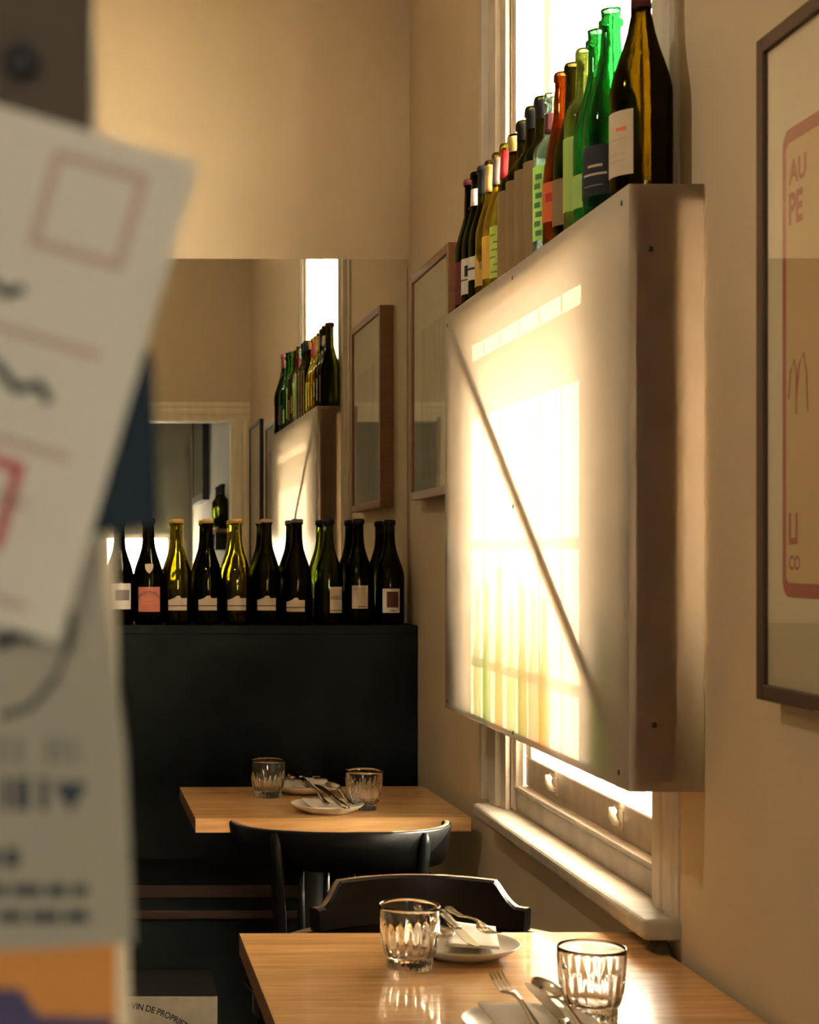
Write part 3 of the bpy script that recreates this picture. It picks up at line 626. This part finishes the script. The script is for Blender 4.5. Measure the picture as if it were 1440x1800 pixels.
# ------------------------------------------------------------------ plates, napkins, cutlery
plate_me = None
def plate(x, y, lab):
    global plate_me
    if plate_me is None:
        b_ = lathe_bm([(0, 0.002), (0.045, 0.002), (0.047, 0.0), (0.052, 0.0), (0.056, 0.003), (0.074, 0.010), (0.084, 0.0175), (0.0862, 0.0195), (0.0858, 0.0207), (0.0845, 0.0205), (0.080, 0.0165), (0.070, 0.011), (0.056, 0.0072), (0.045, 0.006), (0, 0.006)], 64)
        bmesh.ops.recalc_face_normals(b_, faces=b_.faces); plate_me = bpy.data.meshes.new('side_plate'); b_.to_mesh(plate_me); b_.free(); plate_me.materials.append(M_CERAMIC)
        for p in plate_me.polygons: p.use_smooth = True
    o = bpy.data.objects.new('side_plate', plate_me); C.objects.link(o); o.location = (x, y, TT); tag(o, lab, 'plate', 'small cream plates'); return o
def strip(pts, th):
    """cutlery blank: pts (along, halfwidth, z)"""
    return sweep_bm([[(a, -h, z), (a, h, z), (a, h*.8, z+th), (a, -h*.8, z+th)] for a, h, z in pts])
CS = 0.9
def pitch(o, p):
    o.scale = (CS, CS, CS); o.rotation_euler = (0, p, o.rotation_euler.z)
def place(o, x, y, z, rz): o.location = (x, y, z); o.rotation_euler = (0, 0, rz)
HANDLE = [(-.095, .006, .0035), (-.09, .0095, .0025), (-.07, .0092, .001), (-.04, .0065, .003), (-.01, .0038, .009), (.015, .0034, .0125)]
def fork(x, y, z, rz, lab, pt):
    f = thing('fork', lab, 'fork', (x, y, z), rz, 'steel forks'); pitch(f, pt)
    obj('handle', strip(HANDLE+[(.03, .0042, .0120), (.038, .009, .0098), (.045, .0118, .0075), (.052, .0121, .0062)], .0022), M_STEEL, f, smooth=True)
    for k in range(4):
        c = -.0095+k*.00633
        obj('tine', sweep_bm([[(a, c-h, zz), (a, c+h, zz), (a, c+h, zz+.0018), (a, c-h, zz+.0018)] for a, h, zz in ((.0515, .0021, .0064), (.062, .0019, .0054), (.08, .0017, .0072), (.092, .0015, .0105), (.097, .0007, .0122))]), M_STEEL, f)
def spoon(x, y, z, rz, lab, pt, flip=1):
    s = thing('spoon', lab, 'spoon', (x, y, z), rz, 'steel spoons'); pitch(s, pt)
    obj('handle', strip(HANDLE+[(.028, .0036, .0118), (.036, .005, .010)], .0022), M_STEEL, s, smooth=True)
    bm = bmesh.new(); n = 20; rings = []
    for i, (f, dz) in enumerate(((1, 0), (.85, .0035), (.62, .0065), (.33, .0083))):
        rings.append([(0.064+f*.030*math.cos(2*PI*k/n)*1.0, f*(.0195-.003*math.cos(2*PI*k/n))*math.sin(2*PI*k/n), .0125-dz*flip-.001) for k in range(n)])
    up = [[bm.verts.new(p) for p in r] for r in rings]; lo = [[bm.verts.new((p[0], p[1], p[2]-.0013)) for p in r] for r in rings]
    for S in (up, lo):
        for a, b in zip(S, S[1:]):
            for k in range(n): bm.faces.new((a[k], a[(k+1) % n], b[(k+1) % n], b[k]))
        bm.faces.new(S[-1])
    for k in range(n): bm.faces.new((up[0][k], up[0][(k+1) % n], lo[0][(k+1) % n], lo[0][k]))
    obj('bowl', bm, M_STEEL, s, smooth=True)
def knife(x, y, z, rz, lab, pt):
    k = thing('table_knife', lab, 'knife', (x, y, z), rz, 'steel table knives'); pitch(k, pt)
    obj('handle', strip([(-.100, .004, .001), (-.096, .0085, 0), (-.07, .0095, 0), (-.03, .0080, 0), (0.0, .0068, .0005), (.008, .0075, .001)], .0055), M_STEEL, k, smooth=True)
    obj('blade', sweep_bm([[(a, y0, .003), (a, y1, .003), (a, y1, .0045), (a, y0, .0045)] for a, y0, y1 in ((.0085, -.006, .006), (.03, -.010, .007), (.07, -.0105, .0075), (.095, -.008, .0078), (.108, -.0005, .0070), (.112, .003, .0055))]), M_STEEL, k)
def napkin(x, y, z, rz, lab, w_=.080, l_=.115, lift=0.03):
    bm = bmesh.new(); na, nb = 14, 6; G = []
    for t_ in (0, .0035):
        g = []
        for i in range(na+1):
            u = i/na; row_ = []
            for j in range(nb+1):
                v = j/nb
                zz = .0015*math.sin(u*5+v*2) + lift*max(0, u-.35)**1.3*1.25*(.75+.25*v)
                row_.append(bm.verts.new(((u-.5)*l_, (v-.5)*w_*(1-.12*u), zz+.004+t_)))
            g.append(row_)
        G.append(g)
    A, B = G
    for i in range(na):
        for j in range(nb):
            bm.faces.new((B[i][j], B[i+1][j], B[i+1][j+1], B[i][j+1])); bm.faces.new((A[i+1][j], A[i][j], A[i][j+1], A[i+1][j+1]))
    for i in range(na):
        bm.faces.new((A[i][0], A[i+1][0], B[i+1][0], B[i][0])); bm.faces.new((B[i][nb], B[i+1][nb], A[i+1][nb], A[i][nb]))
    for j in range(nb):
        bm.faces.new((A[0][j], B[0][j], B[0][j+1], A[0][j+1])); bm.faces.new((B[na][j], A[na][j], A[na][j+1], B[na][j+1]))
    o = obj('napkin', bm, M_LINEN, None, smooth=True); place(o, x, y, z, rz); tag(o, lab, 'napkin', 'folded white napkins')
def setting(px, py_, rz, where, heads, npk, sh):
    """rz: direction in which the cutlery heads point"""
    plate(px, py_, 'small cream plate holding napkin and cutlery ' + where)
    d = Vector((math.cos(rz), math.sin(rz), 0)); s = Vector((-d.y, d.x, 0)); z0 = TT+0.0275
    napkin(px+npk[0], py_+npk[1], TT+0.0105, npk[2], 'folded white napkin under the cutlery ' + where, lift=npk[3])
    for off, kind, da, al in heads:
        pt = npk[4]; dz = 0.0105 if pt < 0 else 0.010
        p = Vector((px+sh[0], py_+sh[1], 0))+s*off+d*al
        lab = {'fork': 'steel fork', 'spoon': 'steel spoon', 'knife': 'steel table knife'}[kind] + ' on the plate ' + where
        {'fork': fork, 'spoon': spoon, 'knife': knife}[kind](p.x, p.y, z0+dz, rz+da, lab, pt)
UP, DN = -0.26, 0.07     # heads raised on the napkin / handles raised on the napkin
A1 = math.radians(-80)
HA = ((-.036, 'spoon', -.08, -.035), (-.006, 'knife', -.10, -.010), (.028, 'fork', .06, -.038))
HD = ((.030, 'fork', -.02, .030), (.008, 'knife', .02, -.012), (-.022, 'spoon', -.02, .008))
HB = ((.028, 'fork', -.02, .050), (.005, 'knife', -.01, -.012), (-.018, 'spoon', .04, .022))
B1 = math.radians(104)
setting(0.530, 2.590, A1, 'at far side of front table', HA, (.022, .036, math.radians(78), .016, DN), (0, 0))
setting(0.525, 2.150, B1, 'at near side of front table', HB, (-.006, .004, B1, .016, UP), (.023, -.074))
setting(0.486, 4.362, A1, 'at far side of back table', HA, (.022, .014, math.radians(78), .016, DN), (0, -.01))
setting(0.505, 4.035, B1, 'at near side of back table', HD, (-.006, -.002, B1, .010, -.15), (.012, -.022))

# ------------------------------------------------------------------ chairs
def arc_rail(cx, cy, r, a0, a1, n, zt, zb, th, rtop=0.004):
    secs = []
    for i in range(n+1):
        t_ = i/n; a = a0+(a1-a0)*t_; e = Vector((math.cos(a), math.sin(a), 0)); top = zt(t_); bot = zb(t_)
        p = Vector((cx, cy, 0)); sl = .10
        secs.append([p+e*(r-th/2)+Vector((0, 0, bot)), p+e*(r-th/2+sl*(top-bot))+Vector((0, 0, top-rtop)), p+e*(r-th/4+sl*(top-bot))+Vector((0, 0, top)), p+e*(r+th/4+sl*(top-bot))+Vector((0, 0, top)), p+e*(r+th/2+sl*(top-bot))+Vector((0, 0, top-rtop)), p+e*(r+th/2)+Vector((0, 0, bot))])
    bm = sweep_bm(secs); bm.faces.ensure_lookup_table(); bm.normal_update()
    for i in range(n): bm.faces[i*6+2].material_index = 1
    return bm
def seat_bm(rx, ry, z, th, cx=0, cy=0):
    prof = lathe_bm([(0, z-th), (.94, z-th), (1, z-th*.6), (1, z-th*.3), (.96, z), (.8, z-.006), (0, z-.012)], 36)
    for v in prof.verts: v.co.x = v.co.x*rx+cx; v.co.y = v.co.y*ry+cy
    return prof
# chair drawn up to the back table (its back towards the camera)
ch = thing('bentwood_chair', 'black curved-back wooden chair with worn top edge, drawn up to the back table', 'chair', (0.478, 3.62, 0))
def rz_top(t): return .80+.004*math.cos(PI*(2*t-1))
def rz_bot(t):
    e = min(t, 1-t)
    return .722 + (.055*(1-e/.16)**1.6 if e < .16 else 0)
obj('curved_backrest', arc_rail(0, 0.02, .225, PI+.12, 2*PI-.12, 40, rz_top, rz_bot, .018), [M_BLACKWOOD, M_WORN], ch, smooth=True)
obj('seat', seat_bm(.20, .20, .46, .028, 0, 0.03), M_BLACKWOOD, ch, smooth=True)
obj('seat_ring', lathe_bm([(.165, .39), (.185, .39), (.185, .431), (.165, .431)], 36, closed=True), M_BLACKWOOD, ch)
for s in (-1, 1):
    obj('back_post', tube_bm([(s*.152, -.170, .795), (s*.150, -.174, .775), (s*.142, -.165, .62), (s*.136, -.150, .44), (s*.150, -.19, 0)], [.006, .012, .0135, .0145, .011], 12), M_BLACKWOOD, ch, smooth=True)
    obj('front_leg', tube_bm([(s*.14, .16, .432), (s*.15, .175, .25), (s*.165, .195, 0)], [.017, .015, .011], 12), M_BLACKWOOD, ch, smooth=True)
for k in range(5):
    x = -.094+k*.047
    obj('spindle', tube_bm([(x*1.05, -.197+abs(x)*.25, .726), (x*1.05, -.190+abs(x)*.25, .60), (x, -.155+abs(x)*.2, .45)], [.006, .008, .006], 8), M_BLACKWOOD, ch, smooth=True)
# chair on the far side of the front table (facing the camera)
c2 = thing('captain_chair', 'black wooden chair with raised crest rail pushed in behind the front table', 'chair', (0.520, 2.99, 0))
def ct(t):
    e = min(t, 1-t)
    if e < .045: return .760
    if e < .145: return .760+.040*((e-.045)/.10)**1.5
    return .800+.003*math.sin(PI*(e-.145)/.71)
obj('crest_rail', arc_rail(0, -.30, .265, PI/2-.74, PI/2+.74, 60, ct, lambda t: .722, .022), [M_BLACKWOOD, M_WORN], c2, smooth=False)
obj('arm_rail', arc_rail(0, -.275, .262, PI/2-1.18, PI/2+1.18, 40, lambda t: .7205, lambda t: .698, .040), [M_BLACKWOOD, M_WORN], c2, smooth=False)
obj('seat', seat_bm(.21, .20, .45, .03, 0, -.17), M_BLACKWOOD, c2, smooth=True)
for s in (-1, 1):
    obj('back_leg', tube_bm([(s*.13, -.02, .421), (s*.15, .02, .2), (s*.165, .045, 0)], [.018, .016, .012], 12), M_BLACKWOOD, c2, smooth=True)
    obj('front_leg', tube_bm([(s*.15, -.32, .421), (s*.165, -.345, .2), (s*.18, -.36, 0)], [.018, .016, .012], 12), M_BLACKWOOD, c2, smooth=True)
for k in range(7):
    a = PI/2-.95+k*1.9/6
    obj('spindle', tube_bm([(.262*math.cos(a), -.275+.262*math.sin(a), .699), (.235*math.cos(a), -.23+.235*math.sin(a), .58), (.185*math.cos(a), -.17+.17*math.sin(a), .448)], [.007, .009, .007], 8), M_BLACKWOOD, c2, smooth=True)

# ------------------------------------------------------------------ wine carton on the floor
M_CARD = pbr('carton_board', (0.42, 0.36, 0.26), 0.85, noise=0.12, nscale=40)
M_CARDD = pbr('carton_dark_inside', (0.008, 0.007, 0.006), 0.8)  # darkness inside an open carton, painted onto its lid flaps
ct_ = thing('wine_carton', 'pale cardboard wine carton lettered VIN DE PROPRIETE standing below the bench', 'carton', (0.083, 4.30, 0))
box('carton_body', -.17, .17, -.14, .12, 0, .281, M_CARD, ct_, bev=0.002)
box('lid_flap', -.169, .169, -.139, -.012, .2812, .2835, M_CARDD, ct_); box('lid_flap', -.169, .169, -.008, .119, .2812, .2835, M_CARDD, ct_)
AR = 0.26
text_obj('lettering', '\u00b7 VIN DE PROPRIETE', 0.0215, lambda x, y: Vector((-.060+(AR+y)*math.sin((x+.092)/AR), -.1404, .258-AR+(AR+y)*math.cos((x+.092)/AR))), M_INK, ct_, xs=0.86, cut=1, bold=0.02)
box('printed_band', -.169, .06, -.1405, -.1402, .170, .212, M_INK, ct_)

# ------------------------------------------------------------------ flyers pinned by the doorway, close to the lens
M_FLY = pbr('flyer_card', (0.66, 0.63, 0.55), 0.7); M_FLY2 = pbr('grey_flyer_paper', (0.36, 0.335, 0.27), 0.8)
M_PINKL = pbr('flyer_pink_line', (0.50, 0.38, 0.33), 0.8); M_NAVY = pbr('navy_ink', (0.02, 0.035, 0.05), 0.7); M_FRED = pbr('flyer_red', (0.45, 0.07, 0.06), 0.7)
M_NAVYCARD = pbr('navy_card', (0.006, 0.020, 0.036), 0.6, spec=0.2, noise=0.5, nscale=30); M_BOARD = pbr('dark_brown_board', (0.085, 0.065, 0.045), 0.8)
M_AMBERP = pbr('amber_packet', (0.62, 0.24, 0.02), 0.5); M_PURPLE = pbr('purple_print', (0.03, 0.02, 0.10), 0.5)
def flat(name, poly, y, th, mat, parent=None):
    """thin vertical card whose outline is given as (x,z)"""
    return obj(name, prism_bm(poly, 'y', y, y+th), mat, parent)
S0 = 0.485/3000
def card(name, label, cat, loc, ang, group='flyers pinned beside the doorway'):
    t = thing(name, label, cat, loc, 0, group); t.rotation_euler = (0, ang, 0); return t
nb = card('dark_board', 'dark brown board behind the top of the white flyer, out of focus', 'board', (-0.056, 0.4985, 1.475), 0)  # plain dark brown board over the top of the jamb
flat('board', [(-.09, -.03), (.049, -.03), (.0500, .06), (-.09, .06)], -.006, .004, M_BOARD, nb)
pin = obj('clip', lathe_bm([(0, 0), (.005, 0), (.0055, .002), (.004, .004), (0, .0045)], 16), M_INK, nb)
pin.location = (.0295, -.006, .025); pin.rotation_euler = (PI/2, 0, 0)
# white card, tilted
wc = card('flyer', 'white card flyer with faint pink boxes and handwriting, tilted, large and out of focus', 'flyer', (0.0243, 0.4865, 1.4696), math.radians(16.2))
flat('card', [(-.115, 0), (0, 0), (0, -.1425), (-.115, -.1425)], 0, .0006, M_FLY, wc)
def outline(name, x0, x1, z0, z1, t_, mat, y=-.0004):
    bm = bmesh.new()
    for a in ((x0, x1, z1-t_, z1), (x0, x1, z0, z0+t_), (x0, x0+t_, z0+t_, z1-t_), (x1-t_, x1, z0+t_, z1-t_)): bx(bm, a[0], a[1], y, y+.0003, a[2], a[3])
    return obj(name, bm, mat, wc)
outline('printed_box', -.0405, -.0125, -.036, -.0075, .0028, M_PINKL)
outline('printed_box', -.108, -.0435, -.082, -.064, .0022, M_PINKL)
outline('printed_box', -.108, -.012, -.062, -.0595, .0012, M_PINKL)
outline('printed_box', -.108, -.012, -.0925, -.0900, .0012, M_PINKL)
outline('printed_box', -.108, -.020, -.1085, -.106, .0012, M_PINKL)
outline('red_box', -.100, -.0235, -.122, -.096, .0032, M_FRED); flat('red_print', [(-.07, -.121), (-.031, -.121), (-.033, -.112), (-.07, -.112)], -.0004, .0003, M_FRED, wc)
outline('printed_box', -.108, -.012, -.1365, -.134, .0014, M_PINKL)
bm = tube_bm([(-.075, -.0004, -.051), (-.066, -.0004, -.048), (-.058, -.0004, -.053), (-.050, -.0004, -.0475), (-.042, -.0004, -.051), (-.038, -.0004, -.048)], .0017, 6)
obj('handwriting', bm, M_NAVY, wc)
bm = tube_bm([(-.085, -.0004, -.073), (-.068, -.0004, -.070), (-.055, -.0004, -.0735), (-.047, -.0004, -.069), (-.039, -.0004, -.0715), (-.032, -.0004, -.0765), (-.026, -.0004, -.0735), (-.022, -.0004, -.0775)], .0018, 6)
obj('handwriting', bm, M_NAVY, wc)
# navy card behind it
nc = card('postcard', 'dark navy postcard sticking out behind the white flyer, out of focus', 'postcard', (0.0147, 0.4905, 1.4165), math.radians(3))
flat('card', [(-.075, 0), (-.0035, 0), (0.0012, -.050), (-.018, -.0535), (-.075, -.042)], 0, .0006, M_NAVYCARD, nc)
# grey lower flyer
gf = card('flyer', 'grey paper flyer with dark hand-drawn lettering and a heart, below the white card', 'flyer', (-0.0, 0.4945, 1.362), 0)
flat('paper', [(-.11, .02), (-.0065, .02), (.0035, -.060), (.0060, -.1165), (-.11, -.124)], 0, .0005, M_FLY2, gf)
obj('drawn_curve', tube_bm([(-.012, -.0004, -.020), (-.013, -.0004, -.030), (-.017, -.0004, -.040), (-.024, -.0004, -.048), (-.033, -.0004, -.051)], .0011, 6), M_NAVY, gf)
obj('drawn_blot', tube_bm([(-.034, -.0004, -.030), (-.028, -.0004, -.027), (-.022, -.0004, -.028)], .0022, 6), M_NAVY, gf)
def dabs(z, xs, h, mat):
    for x0, x1 in xs: flat('lettering_stroke', [(x0, z), (x1, z), (x1, z+h), (x0, z+h)], -.0004, .0003, mat, gf)
M_FADE = pbr('faded_ink', (0.20, 0.21, 0.19), 0.8)
dabs(-.0645, ((-.040, -.0365), (-.034, -.031), (-.029, -.026), (-.020, -.0175), (-.0165, -.014), (-.0125, -.0105)), .0075, M_FADE)
dabs(-.0780, ((-.040, -.036), (-.0325, -.030), (-.0285, -.0245), (-.0215, -.019)), .0095, M_NAVY)
flat('heart', [(-.0125, -.0785), (-.0085, -.0725), (-.0085, -.0700), (-.0105, -.0692), (-.0125, -.0708), (-.0145, -.0692), (-.0165, -.0700), (-.0165, -.0725)], -.0004, .0003, M_NAVY, gf)
dabs(-.0945, ((-.040, -.033), (-.0315, -.0275)), .0055, M_NAVY)
dabs(-.1030, ((-.040, -.031), (-.0295, -.021), (-.0195, -.0135), (-.0120, -.0075)), .0035, M_NAVY)
dabs(-.1105, ((-.040, -.035), (-.0335, -.026), (-.0245, -.0155), (-.0140, -.0075)), .0035, M_NAVY)
# amber packet at the bottom
ap = card('packet', 'amber packet with purple print at the bottom left, out of focus', 'packet', (-0.0, 0.4965, 1.243), 0)
flat('packet', [(-.10, -.06), (.0012, -.06), (.0008, .022), (-.10, .022)], -.001, .0016, M_AMBERP, ap)
flat('print', [(-.10, -.06), (0, -.06), (0, -.0195), (-.022, -.0185), (-.027, -.011), (-.10, -.009)], -.0016, .0004, M_PURPLE, ap)

# ------------------------------------------------------------------ unseen pendants added to brighten the flyers (hall) and right wall (dining room)
pl = thing('added_lamp', 'unseen metal pendant added in the hall to light the flyers', 'lamp', (-0.9, -1.3, 2.3))
obj('shade', lathe_bm([(.02, .16), (.03, .15), (.10, .08), (.16, 0), (.155, 0), (.095, .075), (.028, .14), (.02, .15)], 32, closed=True), M_BLACKIRON, pl, smooth=True)
obj('cord', tube_bm([(0, 0, .16), (0, 0, 1.0498)], .003, 6), M_BLACKIRON, pl)
m, N, L = nt('added_lamp_glow'); N['Principled BSDF'].inputs['Emission Color'].default_value = (1, .85, .65, 1); N['Principled BSDF'].inputs['Emission Strength'].default_value = 6
obj('bulb', lathe_bm([(0, -.01), (.02, 0), (.03, .025), (.022, .055), (.012, .08), (0, .085)], 16), m, pl, smooth=True)
ld = bpy.data.lights.new('added_fill_light', 'POINT'); lo = bpy.data.objects.new('added_fill_light', ld); C.objects.link(lo); lo.parent = pl
ld.energy = 7.0; ld.color = (1, .88, .72); ld.shadow_soft_size = 0.05; lo.location = (0, 0, -.05)
p2_ = thing('added_lamp', 'unseen metal pendant added in the dining room to brighten the right wall', 'lamp', (-0.7, 2.4, 2.85))
for c in list(pl.children):
    k = c.copy(); C.objects.link(k); k.parent = p2_
    if k.type == 'LIGHT': k.data = k.data.copy(); k.data.energy = 6.0; k.name = 'added_fill_light_dining'
    if k.name.startswith('cord'): k.scale.z = 0.49; k.location.z = 0.082
